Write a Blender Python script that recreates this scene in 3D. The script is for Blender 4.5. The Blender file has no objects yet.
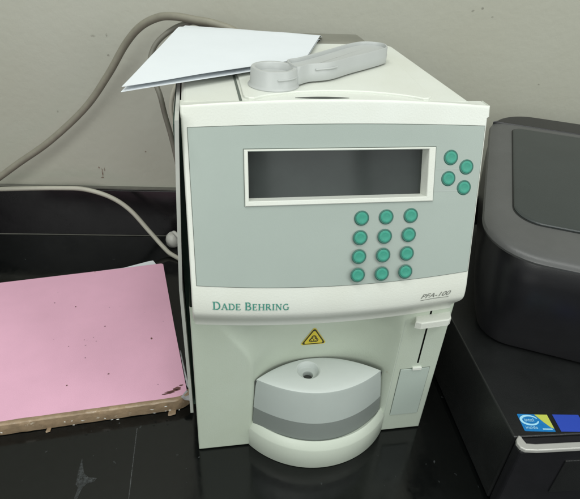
import bpy, bmesh, math, random
from mathutils import Vector, Matrix, noise
random.seed(4)
S = bpy.context.scene
COL = S.collection

# ------------------------------------------------------------------ materials
def lin(r, g, b):
    f = lambda c: (c/12.92 if c <= .04045 else ((c+.055)/1.055)**2.4)
    return (f(r/255), f(g/255), f(b/255))

def mat(name, col, rough=.5, var=0.0, scale=30, bump=0.0, bscale=400, metal=0, col2=None,
        spec=.5, rvar=0.0, speck=None, speck_amt=.0, speck_scale=60, coat=0):
    m = bpy.data.materials.new(name); m.use_nodes = True
    nt = m.node_tree; N = nt.nodes; L = nt.links
    b = N['Principled BSDF']
    b.inputs['Roughness'].default_value = rough
    b.inputs['Metallic'].default_value = metal
    b.inputs['Specular IOR Level'].default_value = spec
    b.inputs['Coat Weight'].default_value = coat
    tc = N.new('ShaderNodeTexCoord')
    c2 = col2 if col2 else tuple(c*(1-var) for c in col)
    n1 = N.new('ShaderNodeTexNoise'); n1.inputs['Scale'].default_value = scale
    n1.inputs['Detail'].default_value = 6; n1.inputs['Roughness'].default_value = .6
    L.new(tc.outputs['Object'], n1.inputs['Vector'])
    r1 = N.new('ShaderNodeValToRGB')
    r1.color_ramp.elements[0].position = .35; r1.color_ramp.elements[1].position = .68
    r1.color_ramp.elements[0].color = (*c2, 1); r1.color_ramp.elements[1].color = (*col, 1)
    L.new(n1.outputs['Fac'], r1.inputs['Fac'])
    last = r1.outputs['Color']
    if speck:
        n2 = N.new('ShaderNodeTexNoise'); n2.inputs['Scale'].default_value = speck_scale
        n2.inputs['Detail'].default_value = 4; n2.inputs['Roughness'].default_value = .7
        L.new(tc.outputs['Object'], n2.inputs['Vector'])
        r2 = N.new('ShaderNodeValToRGB')
        r2.color_ramp.elements[0].position = .66-speck_amt*.1; r2.color_ramp.elements[1].position = .74
        r2.color_ramp.elements[0].color = (0, 0, 0, 1); r2.color_ramp.elements[1].color = (1, 1, 1, 1)
        L.new(n2.outputs['Fac'], r2.inputs['Fac'])
        mx = N.new('ShaderNodeMix'); mx.data_type = 'RGBA'
        L.new(r2.outputs['Color'], mx.inputs['Factor'])
        L.new(last, mx.inputs['A']); mx.inputs['B'].default_value = (*speck, 1)
        last = mx.outputs['Result']
    L.new(last, b.inputs['Base Color'])
    if rvar:
        n3 = N.new('ShaderNodeTexNoise'); n3.inputs['Scale'].default_value = scale*.6
        n3.inputs['Detail'].default_value = 8; n3.inputs['Roughness'].default_value = .7
        L.new(tc.outputs['Object'], n3.inputs['Vector'])
        mr = N.new('ShaderNodeMapRange')
        mr.inputs['From Min'].default_value = .3; mr.inputs['From Max'].default_value = .7
        mr.inputs['To Min'].default_value = max(0, rough-rvar); mr.inputs['To Max'].default_value = rough+rvar
        L.new(n3.outputs['Fac'], mr.inputs['Value']); L.new(mr.outputs['Result'], b.inputs['Roughness'])
    if bump:
        n4 = N.new('ShaderNodeTexNoise'); n4.inputs['Scale'].default_value = bscale
        n4.inputs['Detail'].default_value = 3
        L.new(tc.outputs['Object'], n4.inputs['Vector'])
        bp = N.new('ShaderNodeBump'); bp.inputs['Strength'].default_value = bump
        bp.inputs['Distance'].default_value = .001
        L.new(n4.outputs['Fac'], bp.inputs['Height']); L.new(bp.outputs['Normal'], b.inputs['Normal'])
    return m

M = {}
M['white'] = mat('ivory_plastic', (.68, .71, .66), .42, .05, 7, .16, 700, rvar=.09, col2=(.635, .655, .59))
M['lower'] = mat('aged_ivory_plastic', (.485, .545, .465), .45, .07, 7, .16, 700, rvar=.09, col2=(.445, .50, .41), speck=(.41,.43,.34), speck_amt=-.1, speck_scale=48)
M['base'] = mat('base_ivory_plastic', (.52, .57, .49), .40, .06, 12, .10, 900, rvar=.06)
M['door'] = mat('door_grey_plastic', (.43, .50, .45), .5, .05, 12, .10, 900)
M['panel'] = mat('grey_green_panel', (.345, .40, .365), .42, .05, 10, .08, 1200, rvar=.05)
M['groove'] = mat('panel_groove', (.10, .12, .10), .7)
M['cover'] = mat('light_grey_plastic', (.58, .625, .60), .42, .05, 14, .10, 1100)
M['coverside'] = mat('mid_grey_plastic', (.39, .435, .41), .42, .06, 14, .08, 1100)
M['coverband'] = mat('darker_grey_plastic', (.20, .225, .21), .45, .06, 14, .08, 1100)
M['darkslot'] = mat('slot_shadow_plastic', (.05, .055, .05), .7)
M['black'] = mat('dark_void', (.012, .013, .012), .6)
M['screen'] = mat('display_glass', (.026, .032, .030), .10, .3, 18, spec=.45)
M['teal'] = mat('teal_rubber', (.040, .30, .215), .5, .15, 250)
M['tealdark'] = mat('dark_teal_ring', (.03, .13, .10), .5)  # darker teal ring around each button
M['print'] = mat('teal_print', (.06, .27, .21), .5)
M['greyprint'] = mat('grey_print', (.16, .17, .15), .5)
M['yellow'] = mat('warning_yellow', (.62, .50, .04), .5, .1, 300)
M['blackprint'] = mat('black_print', (.03, .03, .015), .5)
M['gapshade'] = mat('dark_green_gap_shade', (.03, .065, .048), .7, .3, 60)  # dark green standing for the shade beside the side plate
M['plate'] = mat('grey_side_metal', (.50, .51, .47), .45, .1, 40)
M['rear'] = mat('rear_olive_grey', (.20, .20, .165), .65, .12, 30)
M['tool'] = mat('pale_grey_moulding', (.44, .46, .45), .40, .04, 30, .05, 900)
M['toolin'] = mat('pale_grey_inner', (.44, .455, .445), .45, .04, 30)
M['paper'] = mat('office_paper', (.70, .74, .77), .75, .02, 30, .05, 500)
M['paperold'] = mat('copy_paper', (.55, .55, .52), .8, .05, 30)
M['pink'] = mat('pink_card', (.74, .42, .555), .62, .10, 9, .12, 700, speck=(.40, .24, .27), speck_amt=-.5, speck_scale=42)
M['pinkspeck'] = mat('dusty_pink_speck', (.40, .22, .29), .7, .3, 300)
M['brown'] = mat('kraft_tape', (.34, .245, .155), .36, .30, 70, .6, 160, speck=(.58, .52, .42), speck_amt=.35, speck_scale=95, rvar=.15)
M['clear'] = mat('torn_clear_tape', (.45, .45, .47), .18, .3, 120, .5, 200)
M['stain'] = mat('brown_stain', (.17, .075, .07), .7, .3, 300)
M['cableA'] = mat('grey_cable', (.235, .225, .175), .5, .15, 60)
M['cableB'] = mat('dark_grey_cable', (.17, .165, .135), .5, .15, 60)
M['cableL'] = mat('pale_cable', (.44, .43, .36), .45, .12, 60)
M['plug'] = mat('white_plug', (.50, .50, .46), .4)
M['prbody'] = mat('printer_black', (.012, .012, .014), .32, .2, 40, .05, 700)
M['prrim'] = mat('printer_charcoal', (.090, .092, .091), .38, .12, 25, .12, 900, rvar=.05)
M['prlid'] = mat('printer_lid', (.030, .037, .037), .30, .10, 20, .10, 900, rvar=.04)
M['pccase'] = mat('computer_black', (.012, .013, .013), .36, .25, 30, .2, 900, rvar=.06)
M['silver'] = mat('silver_trim', (.50, .50, .47), .35, .06, 60, metal=.3)
M['blue'] = mat('sticker_blue', (.015, .20, .52), .25, .2, 120)
M['cyan'] = mat('sticker_pale_blue', (.35, .68, .85), .25)
M['lime'] = mat('sticker_yellow_green', (.50, .56, .10), .25)
M['violet'] = mat('sticker_deep_blue', (.03, .07, .42), .25)
def faint(name, col, amount, scale):
    m = mat(name, col, .7, .3, 200); nt = m.node_tree; N = nt.nodes; L = nt.links
    tc = N.new('ShaderNodeTexCoord'); n = N.new('ShaderNodeTexNoise'); n.inputs['Scale'].default_value = scale; n.inputs['Detail'].default_value = 8
    n.inputs['Roughness'].default_value = .75
    L.new(tc.outputs['Object'], n.inputs['Vector'])
    r = N.new('ShaderNodeMapRange'); r.inputs['From Min'].default_value = .36; r.inputs['From Max'].default_value = .66
    r.inputs['To Min'].default_value = 0; r.inputs['To Max'].default_value = amount
    L.new(n.outputs['Fac'], r.inputs['Value']); L.new(r.outputs['Result'], N['Principled BSDF'].inputs['Alpha'])
    return m
M['dustmark'] = faint('dust_film', (.14, .155, .16), .46, 320)
M['scratchmark'] = faint('scratch_film', (.13, .14, .14), .75, 500)
M['dust'] = mat('dust_smudge', (.075, .083, .085), .8, .4, 300)
M['scratch'] = mat('pale_scratch', (.05, .055, .055), .5)
M['flame'] = mat('sticker_orange', (.7, .25, .05), .3)

# wall: painted, slightly uneven, with scuffs
M['wall'] = mat('wall_paint', (.405, .41, .35), .6, .08, 3.2, .45, 90, rvar=.10, col2=(.385, .385, .318))
M['skirt'] = mat('black_tile', (.009, .008, .009), .22, .3, 25, .05, 300, rvar=.08)
M['edge'] = mat('grey_grout', (.14, .14, .12), .6, .2, 60)
M['table'] = mat('black_granite', (.0040, .0047, .0045), .14, .25, 130, .05, 60, rvar=.08, spec=.42,
                 speck=(.016, .018, .018), speck_amt=.2, speck_scale=420)

# ------------------------------------------------------------------ helpers
def link(name, me, m=None, parent=None, smooth=False):
    if m is not None and not me.materials: me.materials.append(m)
    o = bpy.data.objects.new(name, me); COL.objects.link(o)
    if parent: o.parent = parent
    if smooth:
        for p in me.polygons: p.use_smooth = True
        me.set_sharp_from_angle(angle=math.radians(36))
    return o

def from_bm(name, bm, m, parent=None, smooth=False, normals=True):
    if normals: bmesh.ops.recalc_face_normals(bm, faces=bm.faces)
    me = bpy.data.meshes.new(name); bm.to_mesh(me); bm.free()
    return link(name, me, m, parent, smooth)

def tag(o, label=None, cat=None, group=None, kind=None):
    if label: o['label'] = label
    if cat: o['category'] = cat
    if group: o['group'] = group
    if kind: o['kind'] = kind
    return o

def empty(name, loc, label, cat, group=None):
    o = bpy.data.objects.new(name, None); COL.objects.link(o); o.location = loc
    o.empty_display_size = .02
    return tag(o, label, cat, group)

def part(root, o):
    """parent keeping world coordinates (roots are never rotated)"""
    o.parent = root
    acc = Vector((0, 0, 0)); r = root
    while r: acc += r.location; r = r.parent
    o.location = o.location - acc
    return o

def bevel_mesh(bm, w, seg=3):
    es = [e for e in bm.edges if len(e.link_faces) == 2 and e.calc_face_angle(0) > .4]
    bmesh.ops.bevel(bm, geom=es, offset=w, segments=seg, affect='EDGES', profile=.5)

def box_bm(x0, x1, y0, y1, z0, z1, bev=0, seg=3):
    bm = bmesh.new(); bmesh.ops.create_cube(bm, size=1)
    for v in bm.verts:
        v.co = Vector(((x0+x1)/2+v.co.x*(x1-x0), (y0+y1)/2+v.co.y*(y1-y0), (z0+z1)/2+v.co.z*(z1-z0)))
    if bev: bevel_mesh(bm, bev, seg)
    return bm

def prism_bm(pts, z0, z1, bev=0, seg=3):
    """pts: plan outline; z0/z1 may be functions"""
    f0 = z0 if callable(z0) else (lambda x, y: z0)
    f1 = z1 if callable(z1) else (lambda x, y: z1)
    bm = bmesh.new()
    a = [bm.verts.new((x, y, f0(x, y))) for x, y in pts]
    b = [bm.verts.new((x, y, f1(x, y))) for x, y in pts]
    n = len(pts)
    bm.faces.new(a[::-1]); bm.faces.new(b)
    for i in range(n): bm.faces.new((a[i], a[(i+1) % n], b[(i+1) % n], b[i]))
    bmesh.ops.recalc_face_normals(bm, faces=bm.faces)
    if bev:
        es = [e for e in bm.edges if all(abs(v.co.z-f1(v.co.x, v.co.y)) < 1e-6 for v in e.verts)]
        bmesh.ops.bevel(bm, geom=es, offset=bev, segments=seg, affect='EDGES', profile=.5)
    return bm

def catmull(P, n=10, closed=False):
    P = [Vector(p) for p in P]; out = []
    m = len(P)
    rng = range(m) if closed else range(m-1)
    for i in rng:
        if closed: a, b, c, d = P[(i-1) % m], P[i], P[(i+1) % m], P[(i+2) % m]
        else: a, b, c, d = P[max(i-1, 0)], P[i], P[i+1], P[min(i+2, m-1)]
        for k in range(n):
            t = k/n
            out.append(.5*((2*b)+(-a+c)*t+(2*a-5*b+4*c-d)*t*t+(-a+3*b-3*c+d)*t**3))
    if not closed: out.append(P[-1])
    return out

def tube_bm(pts, r, seg=14, bm=None, n=10):
    Q = catmull(pts, n); bm = bm or bmesh.new(); rings = []
    up = Vector((0, 0, 1)); prev = None
    for i, q in enumerate(Q):
        t = (Q[min(i+1, len(Q)-1)]-Q[max(i-1, 0)]).normalized()
        s = t.cross(up) if prev is None else t.cross(prev.cross(t))
        if prev is None: s.normalize()
        else:
            s = (prev-t*prev.dot(t)).normalized()
        prev = s; w = t.cross(s)
        rings.append([bm.verts.new(q+s*r*math.cos(a)+w*r*math.sin(a)) for a in [2*math.pi*k/seg for k in range(seg)]])
    for a, b in zip(rings, rings[1:]):
        for k in range(seg): bm.faces.new((a[k], a[(k+1) % seg], b[(k+1) % seg], b[k]))
    bm.faces.new(rings[0][::-1]); bm.faces.new(rings[-1])
    return bm

def lathe_bm(prof, mtx, seg=32, bm=None):
    """prof: (radius, height) list; closes on axis when radius 0"""
    bm = bm or bmesh.new(); rows = []
    for r, h in prof:
        if r < 1e-7: rows.append([bm.verts.new(mtx @ Vector((0, 0, h)))])
        else: rows.append([bm.verts.new(mtx @ Vector((r*math.cos(2*math.pi*k/seg), r*math.sin(2*math.pi*k/seg), h))) for k in range(seg)])
    for a, b in zip(rows, rows[1:]):
        for k in range(seg):
            k2 = (k+1) % seg
            if len(a) == 1 and len(b) == 1: continue
            if len(a) == 1: bm.faces.new((a[0], b[k], b[k2]))
            elif len(b) == 1: bm.faces.new((a[k], a[k2], b[0]))
            else: bm.faces.new((a[k], a[k2], b[k2], b[k]))
    return bm

def loft_bm(loops, cap0=True, cap1=True):
    bm = bmesh.new(); R = [[bm.verts.new(p) for p in l] for l in loops]
    n = len(R[0])
    for a, b in zip(R, R[1:]):
        for k in range(n): bm.faces.new((a[k], a[(k+1) % n], b[(k+1) % n], b[k]))
    if cap0: bm.faces.new(R[0][::-1])
    if cap1: bm.faces.new(R[-1])
    return bm

def ss(a, b, x):
    t = max(0, min(1, (x-a)/(b-a))); return t*t*(3-2*t)

def lines(a, b, n, extra=()):
    L = sorted(set([round(a+(b-a)*i/n, 5) for i in range(n+1)]) | set(round(e, 5) for e in extra))
    out = []
    ex = set(round(e, 5) for e in extra)
    for v in L:                                   # drop lines that crowd an exact one
        if v not in ex and any(abs(v-e) < .0007 for e in ex) : continue
        out.append(v)
    return out

# ------------------------------------------------------------------ shared front geometry of the analyser
Z2, ZT, TY = .2323, .3676, .04866
K = TY/(ZT-Z2)
AL = math.atan(K)
NRM = Vector((0, -math.cos(AL), math.sin(AL)))       # outward normal of the sloping front
UPV = Vector((0, math.sin(AL), math.cos(AL)))
def barrel(x, z):
    c = 1-((x-.128)/.1265)**2
    if z >= .338: w = .0050*min(1, (z-.338)/.0286)
    elif z >= .292: w = 0
    elif z >= Z2: w = -.0095*((.292-z)/(.292-Z2))
    elif z >= .181: w = -.0095
    else: w = -.0095*ss(.120, .181, z)
    return w*c
def fy(z): return K*(z-Z2)
def fas(x, z, h=0.0):
    """point on the sloping front, h proud of it"""
    p = Vector((x, fy(z), z)); return p+NRM*h

an = empty('blood_analyser', (0.125, .14, 0), 'ivory benchtop blood analyser with grey keypad panel, teal buttons and a rounded sample bay', 'laboratory analyser')

# --- bezel: sloping frame + chin, with a hole for the display
DX0, DX1, DZ0, DZ1 = .0522, .2046, .2968, .3342     # display hole
def half_edges(z):
    if z > .3575: return -.0002+.0017, .2565
    t = (z-Z2)/(.3575-Z2)
    if z >= Z2: return .0030-.0012*t, .2490+.0058*t
    return .0030, .2490
prof = [(.3668, 'f'), (.3655, 'f')]
def bezel_y(z):
    if z >= Z2: return fy(z)
    # chin: swells forward, then rolls back under
    t = (Z2-z)/(Z2-.1815)
    return -.0050*math.sin(min(t/.5, 1)*math.pi*.5) + .0163*ss(.46, 1, t)
def grid(zs, us, fn, skip=None):
    bm = bmesh.new(); G = [[bm.verts.new(fn(u, z)) for u in us] for z in zs]
    for j in range(len(zs)-1):
        for i in range(len(us)-1):
            if skip and skip((us[i]+us[i+1])/2, (zs[j]+zs[j+1])/2): continue
            bm.faces.new((G[j][i], G[j][i+1], G[j+1][i+1], G[j+1][i]))
    return bm, G
zs = lines(.1815, .3668, 90, (DZ0, DZ1, .3575, .3571))
xs = lines(0.0, .2565, 100, (DX0, DX1))
RR = .0022
def bez(u, z):
    x0, x1 = half_edges(z)
    # keep display columns straight, stretch only the outer margins
    if u < DX0: x = x0+(DX0-x0)*(u/DX0)
    elif u > DX1: x = DX1+(x1-DX1)*((u-DX1)/(.2565-DX1))
    else: x = u
    d = min(x-x0, x1-x, .3668-z+.0004)
    if z > .3575: d = min(d, 1)
    y = bezel_y(z)
    r = RR
    # cluster rounding
    if d < r: y += (r-math.sqrt(max(0, r*r-(r-d)**2)))
    return Vector((x, y, z+barrel(x, z)))
xs = sorted(set(xs+[.0004, .0009, .0015, .0024, .2565-.0004, .2565-.0009, .2565-.0015, .2565-.0024]))
zs = sorted(set(zs+[.3668-.0003, .3668-.0008, .3668-.0014]))
bm, G = grid(zs, xs, bez, lambda x, z: DX0 < x < DX1 and DZ0 < z < DZ1)
# return flanges (give the bezel its depth)
def flange(bm, loop, dy, dz=0):
    back = [bm.verts.new(v.co+Vector((0, dy, dz))) for v in loop]
    for i in range(len(loop)-1): bm.faces.new((loop[i], loop[i+1], back[i+1], back[i]))
flange(bm, [r[0] for r in G], .016); flange(bm, [r[-1] for r in G], .014)
flange(bm, G[0], .006)
bk = [bm.verts.new(Vector((v.co.x, .0665, .3655))) for v in G[-1]]
md = [bm.verts.new(Vector((v.co.x, fy(.3668)+.0075, v.co.z-.0009-.25*(v.co.z-.3655)))) for v in G[-1]]
for i in range(len(bk)-1):
    bm.faces.new((G[-1][i], G[-1][i+1], md[i+1], md[i])); bm.faces.new((md[i], md[i+1], bk[i+1], bk[i]))
bz = part(an, from_bm('front_bezel', bm, M['white'], None, True))

# --- grey control panel (barrel-shaped sheet) and its dark outline groove
def panel_grid(grow, h, name, m, thick=.0004):
    PX0, PX1, PZ0, PZ1 = .0070-grow, .2522+grow, .2335-grow, .3515+grow
    zz = lines(PZ0, PZ1, 50, (DZ0, DZ1)); uu = lines(PX0, PX1, 60, (DX0, DX1))
    def fn(u, z):
        t = (z-Z2)/(.3515-Z2)
        x0 = .0078-.0012*t-grow; x1 = .2470+.0052*t+grow
        if u < DX0: x = x0+(DX0-x0)*((u-PX0)/(DX0-PX0))
        elif u > DX1: x = DX1+(x1-DX1)*((u-DX1)/(PX1-DX1))
        else: x = u
        p = fas(x, z, h); zo = barrel(x, z)
        q = Vector((x, fy(z), z+zo)); return Vector((x, fy(z), z+zo))+NRM*h
    bm, G = grid(zz, uu, fn, lambda x, z: DX0 < x < DX1 and DZ0 < z < DZ1)
    return part(an, from_bm(name, bm, m, None, True))
panel_grid(.0004, .0003, 'panel_seam', M['groove'])
panel_grid(0, .0006, 'control_panel', M['panel'])

# --- display frame with sloping inner walls and recessed screen
OX0, OX1, OZ0, OZ1 = .0490, .2092, .2934, .3358
IX0, IX1, IZ0, IZ1 = .0522, .2052, .2972, .3345
BX0, BX1, BZ0, BZ1 = .0545, .2025, .2992, .3335
def rect(x0, x1, z0, z1, h): return [fas(x0, z0, h), fas(x1, z0, h), fas(x1, z1, h), fas(x0, z1, h)]
bm = loft_bm([rect(OX0, OX1, OZ0, OZ1, 0), rect(OX0, OX1, OZ0, OZ1, .0016), rect(OX0+.0005, OX1-.0005, OZ0+.0005, OZ1-.0005, .0021),
              rect(IX0-.0005, IX1+.0005-.002, IZ0-.0005, IZ1+.0003, .0021), rect(IX0, IX1-.002, IZ0, IZ1, .0016),
              rect(BX0-.0015, BX1-.001, BZ0-.0008, BZ1+.0010, -.0085)], False, False)
part(an, from_bm('display_frame', bm, M['white']))
bm = bmesh.new(); bm.faces.new([bm.verts.new(p) for p in rect(OX0-.0004, OX1+.0005, OZ0-.0002, OZ1+.0005, .0008)])
sk = part(an, from_bm('display_seam', bm, M['groove']))
# the seam is a ring: cut its middle
bm = bmesh.new(); bm.from_mesh(sk.data); bm.free()
sm = bmesh.new()
o4 = [sm.verts.new(p) for p in rect(OX0-.0004, OX1+.0006, OZ0-.0002, OZ1+.0006, .0009)]
i4 = [sm.verts.new(p) for p in rect(OX0+.001, OX1-.001, OZ0+.001, OZ1-.001, .0009)]
for k in range(4): sm.faces.new((o4[k], o4[(k+1) % 4], i4[(k+1) % 4], i4[k]))
sm.to_mesh(sk.data); sm.free()
bm = loft_bm([rect(BX0-.003, BX1+.003, BZ0-.003, BZ1+.003, -.0095), rect(BX0-.003, BX1+.003, BZ0-.003, BZ1+.003, -.0080)])
part(an, from_bm('display_screen', bm, M['screen']))

# --- thin printed rules between display and side buttons
for (xa, za, xb, zb) in ((.2105, .3185, .2335, .3183), (.2103, .3010, .2325, .3012)):
    bm = bmesh.new()
    bm.faces.new([bm.verts.new(fas(x, z, .00075)) for x, z in ((xa, za-.00035), (xb, zb-.00035), (xb, zb+.00035), (xa, za+.00035))])
    part(an, from_bm('printed_rule', bm, M['coverside']))

# --- buttons
btn = [(.1469, .2812), (.1685, .2815), (.1905, .2819), (.1461, .2654), (.1679, .2656), (.1895, .2662),
       (.1455, .2497), (.1671, .2500), (.1886, .2505), (.1448, .2343), (.1665, .2343), (.1881, .2350),
       (.2235, .3275), (.2382, .3198), (.2225, .3109), (.2373, .3033)]
def frame_at(x, z, h=0):
    X = Vector((1, 0, 0)); m = Matrix((X, UPV, NRM)).transposed().to_4x4()
    m.translation = fas(x, z, h); return m
b0 = r0 = None
for i, (x, z) in enumerate(btn):
    if b0 is None:
        b0m = lathe_bm([(.0052, -.001), (.0052, .0004), (.0047, .0009), (.0036, .0010), (.0022, .0008), (0, .0007)], Matrix.Identity(4), 32)
        bmesh.ops.recalc_face_normals(b0m, faces=b0m.faces)
        bme = bpy.data.meshes.new('keypad_button'); b0m.to_mesh(bme); b0m.free()
        r0m = lathe_bm([(.0050, 0), (.0050, .0005), (.0058, .0006), (.0063, .0003), (.0065, 0)], Matrix.Identity(4), 32)
        rme = bpy.data.meshes.new('button_ring'); r0m.to_mesh(rme); r0m.free()
    o = link('keypad_button', bme, M['teal'], None, i == 0)
    o.matrix_world = frame_at(x, z, .0006); part(an, o)
    g = link('button_ring', rme, M['tealdark'], None, i == 0)
    g.parent = o; g.location = (0, 0, 0)

# --- lower front: flat sides, scooped bay, slot
SX0, SX1, SZ0, SZ1 = .2284, .2304, .106, .178
YR = .0115
def alcove(x, z):
    # left border widens upward into a soft swoop
    xl = .0555-.034*ss(.120, .192, z)
    xr = .2035
    if x <= xl or x >= xr: return 0
    u = (x-.1285)/(.1285-xl) if x < .1285 else (x-.1285)/(xr-.1285)
    g = max(0, 1-abs(u)**3.4)**1.1
    h = 1-ss(.148, .192, z)
    return .0290*g*h
LZ = lines(.0, .1995, 100, (SZ0, SZ1)); LX = lines(0, .2520, 126, (SX0, SX1))
LX = sorted(set(LX+[.0003, .0008, .0014, .2520-.0003, .2520-.0008, .2520-.0014])); LZ = sorted(set(LZ+[.0003, .0008, .0014]))
def low(x, z):
    y = YR+alcove(x, z); d = min(x, .2520-x, z); r = .0018
    if d < r: y += r-math.sqrt(max(0, r*r-(r-d)**2))
    return Vector((x, y, z+.0012))
bm, G = grid(LZ, LX, low, lambda x, z: SX0 < x < SX1 and SZ0 < z < SZ1)
flange(bm, [r[0] for r in G], .030); flange(bm, [r[-1] for r in G], .020); flange(bm, G[0], .02)
part(an, from_bm('lower_front', bm, M['lower'], None, True))
part(an, from_bm('slot', box_bm(SX0-.002, SX1+.002, YR+.004, YR+.006, SZ0-.002, SZ1+.002), M['black']))
# slider lever on the slot: wedge-shaped tab
pl = [(.2165, .0010), (.2440, .0005), (.2470, .003), (.2500, YR+.001), (.2150, YR+.001), (.2120, .0045)]
bm = prism_bm(pl, lambda x, y: .1648+(x-.2163)*.10-max(0, y)*.15, lambda x, y: .1722+(x-.2163)*.10, .0012)
part(an, from_bm('slider_lever', bm, M['white'], None, False))
# cartridge door: slab over a dark seam
bm = box_bm(.2116, .2446, YR-.0002, YR+.004, .0285, .1002); part(an, from_bm('door_seam', bm, M['groove']))
dr = part(an, from_bm('cartridge_door', box_bm(.2121, .2441, YR-.0009, YR+.004, .0278, .0996, .0004, 2), M['door']))
nb = from_bm('door_notch', box_bm(.2245, .2345, YR-.0022, YR+.002, .0985, .1022, .0005, 2), M['white']); nb.parent = dr; nb.location = -an.location-dr.location if False else (0, 0, 0)
# vertical crease line left of the door field
part(an, from_bm('front_crease', box_bm(.2052, .2054, YR-.0001, YR+.002, .03, .168), M['coverside']))

# --- housing behind the front
bm = box_bm(.0020, .2455, .0630, .280, .004, .3662)
vs = [e for e in bm.edges if abs(e.verts[0].co.z-e.verts[1].co.z) > .1 and e.verts[0].co.y > .2]
bmesh.ops.bevel(bm, geom=vs, offset=.014, segments=6, affect='EDGES', profile=.5)
es = [e for e in bm.edges if all(v.co.z > .36 for v in e.verts) and len(e.link_faces) == 2 and not all(v.co.y < .064 for v in e.verts)]
bmesh.ops.bevel(bm, geom=es, offset=.004, segments=4, affect='EDGES', profile=.5)
part(an, from_bm('housing', bm, M['white'], None, False))
for x, y in ((.03, .06), (.22, .06), (.03, .25), (.22, .25)):
    part(an, from_bm('rubber_foot', lathe_bm([(0, 0), (.009, 0), (.009, .006), (0, .006)], Matrix.Translation((x, y, .0003)), 20), M['black']))
# filler between sloping bezel top and the housing (top front band)
# --- top lid: raised plate with arched front edge
arc = []
for k in range(25):
    x = .0600+(.2030-.0600)*k/24; u = (x-.1315)/.0715
    arc.append((x, .0645+.0215*max(0, 1-u*u)**.8))
poly = arc+[(.2080, .0655), (.2120, .070), (.2270, .262), (.0525, .262), (.0515, .074), (.0525, .0690), (.0555, .0655)]
part(an, from_bm('top_lid', prism_bm(poly, .3655, .3683, .0009), M['white']))
part(an, from_bm('lid_seam', prism_bm([(.0478, .0615), (.0500, .0615), (.0490, .262), (.0470, .262)], .3655, .3666), M['groove']))
lens = [(.094+.046*k/16, .0705-.0022*math.sin(math.pi*k/16)) for k in range(17)]+[(.094+.046*k/16, .0705+.0030*math.sin(math.pi*k/16)) for k in range(16, -1, -1)][1:-1]
part(an, from_bm('lid_finger_slot', prism_bm(lens, .3655, .36655), M['darkslot']))

# --- rear block, left side plate, dark fill for its shaded gap
part(an, from_bm('rear_block', box_bm(.03, .222, .2802, .336, .06, .3670, .006, 3), M['rear']))  # olive-grey block behind the housing
edge = [(.3700, -.0022), (.3431, -.0032), (.3227, -.0040), (.2600, -.0066), (.2061, -.0086), (.1323, -.0078), (.0786, -.0072), (.0400, -.0070)]
bm = bmesh.new(); rows = []
for z, x in edge:
    z2 = min(z, .362)
    rows.append([bm.verts.new(v) for v in ((x, .030, z2), (x+.0030, .030, z2), (x+.0030, .270, z2), (x, .270, z2))])
for a, b in zip(rows, rows[1:]):
    for k in range(4): bm.faces.new((a[k], a[(k+1) % 4], b[(k+1) % 4], b[k]))
bm.faces.new(rows[0]); bm.faces.new(rows[-1][::-1])
part(an, from_bm('side_plate', bm, M['plate']))
part(an, from_bm('side_gap_shade', box_bm(-.0045, .0050, .050, .262, .030, .352), M['gapshade']))  # solid fill whose dark colour stands in for the shaded gap

# --- base tray (round-fronted foot) with softly rolled rim
def base_loop(off, z):
    xc, x0, x1, yf = .1300, .0545, .2065, -.0262
    half = (x1-x0)/2; sag = YR-yf; R = (half*half+sag*sag)/(2*sag); cy = yf+R
    r = R-off; pts = []
    a0 = math.asin(min(1, half/R))
    for k in range(49):
        a = -a0+2*a0*k/48
        pts.append(Vector((xc+r*math.sin(a), cy-r*math.cos(a), z)))
    pts += [Vector((pts[-1].x, .055, z)), Vector((pts[0].x, .055, z))]
    return pts
rows = [(0.0006, .0006), (0, .0016), (0, .0285), (.0006, .0300), (.0046, .0372), (.0056, .0380), (.0066, .0376), (.0070, .0355)]
part(an, from_bm('base_tray', loft_bm([base_loop(o, z) for o, z in rows]), M['base'], None, True))

# --- sample bay cover: lens-shaped lid with flared skirt, lower band and port
def lens_loop(xl, xr, yl, yr, yf, yb, z, n=32, crown=0):
    pts = []; xc, h = (xl+xr)/2, (xr-xl)/2
    for k in range(n+1):
        u = -1+2*k/n; x = xc+h*u
        pts.append(Vector((x, yl+(yr-yl)*(u+1)/2+(yf-(yl+yr)/2)*(1-abs(u)**2.0), z)))
    for k in range(1, n):
        u = 1-2*k/n; x = xc+h*u
        pts.append(Vector((x, yl+(yr-yl)*(u+1)/2+(yb-(yl+yr)/2)*(1-abs(u)**2.0), z)))
    return pts
def cov(t, z, ins=0):
    L = lambda a, b: a+(b-a)*t
    return lens_loop(L(.0570, .0608)+ins, L(.1990, .1912)-ins, L(.0120, .0150)+ins*.3, L(.0112, .0128)+ins*.3, L(-.0195, -.0100)+ins, .0385-ins, z)
cv = part(an, from_bm('sample_cover_skirt', loft_bm([cov(.38, .0605), cov(.42, .0625), cov(.96, .0972), cov(1.0, .0990, .0004)], False, False), M['coverside'], None, True))
bd = from_bm('skirt_band', loft_bm([cov(0, .034, .0012), cov(.05, .040, .0008), cov(.37, .0604, .0002), cov(.38, .0610, .001)], False, False), M['coverband'], None, True)
bd.parent = cv
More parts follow.
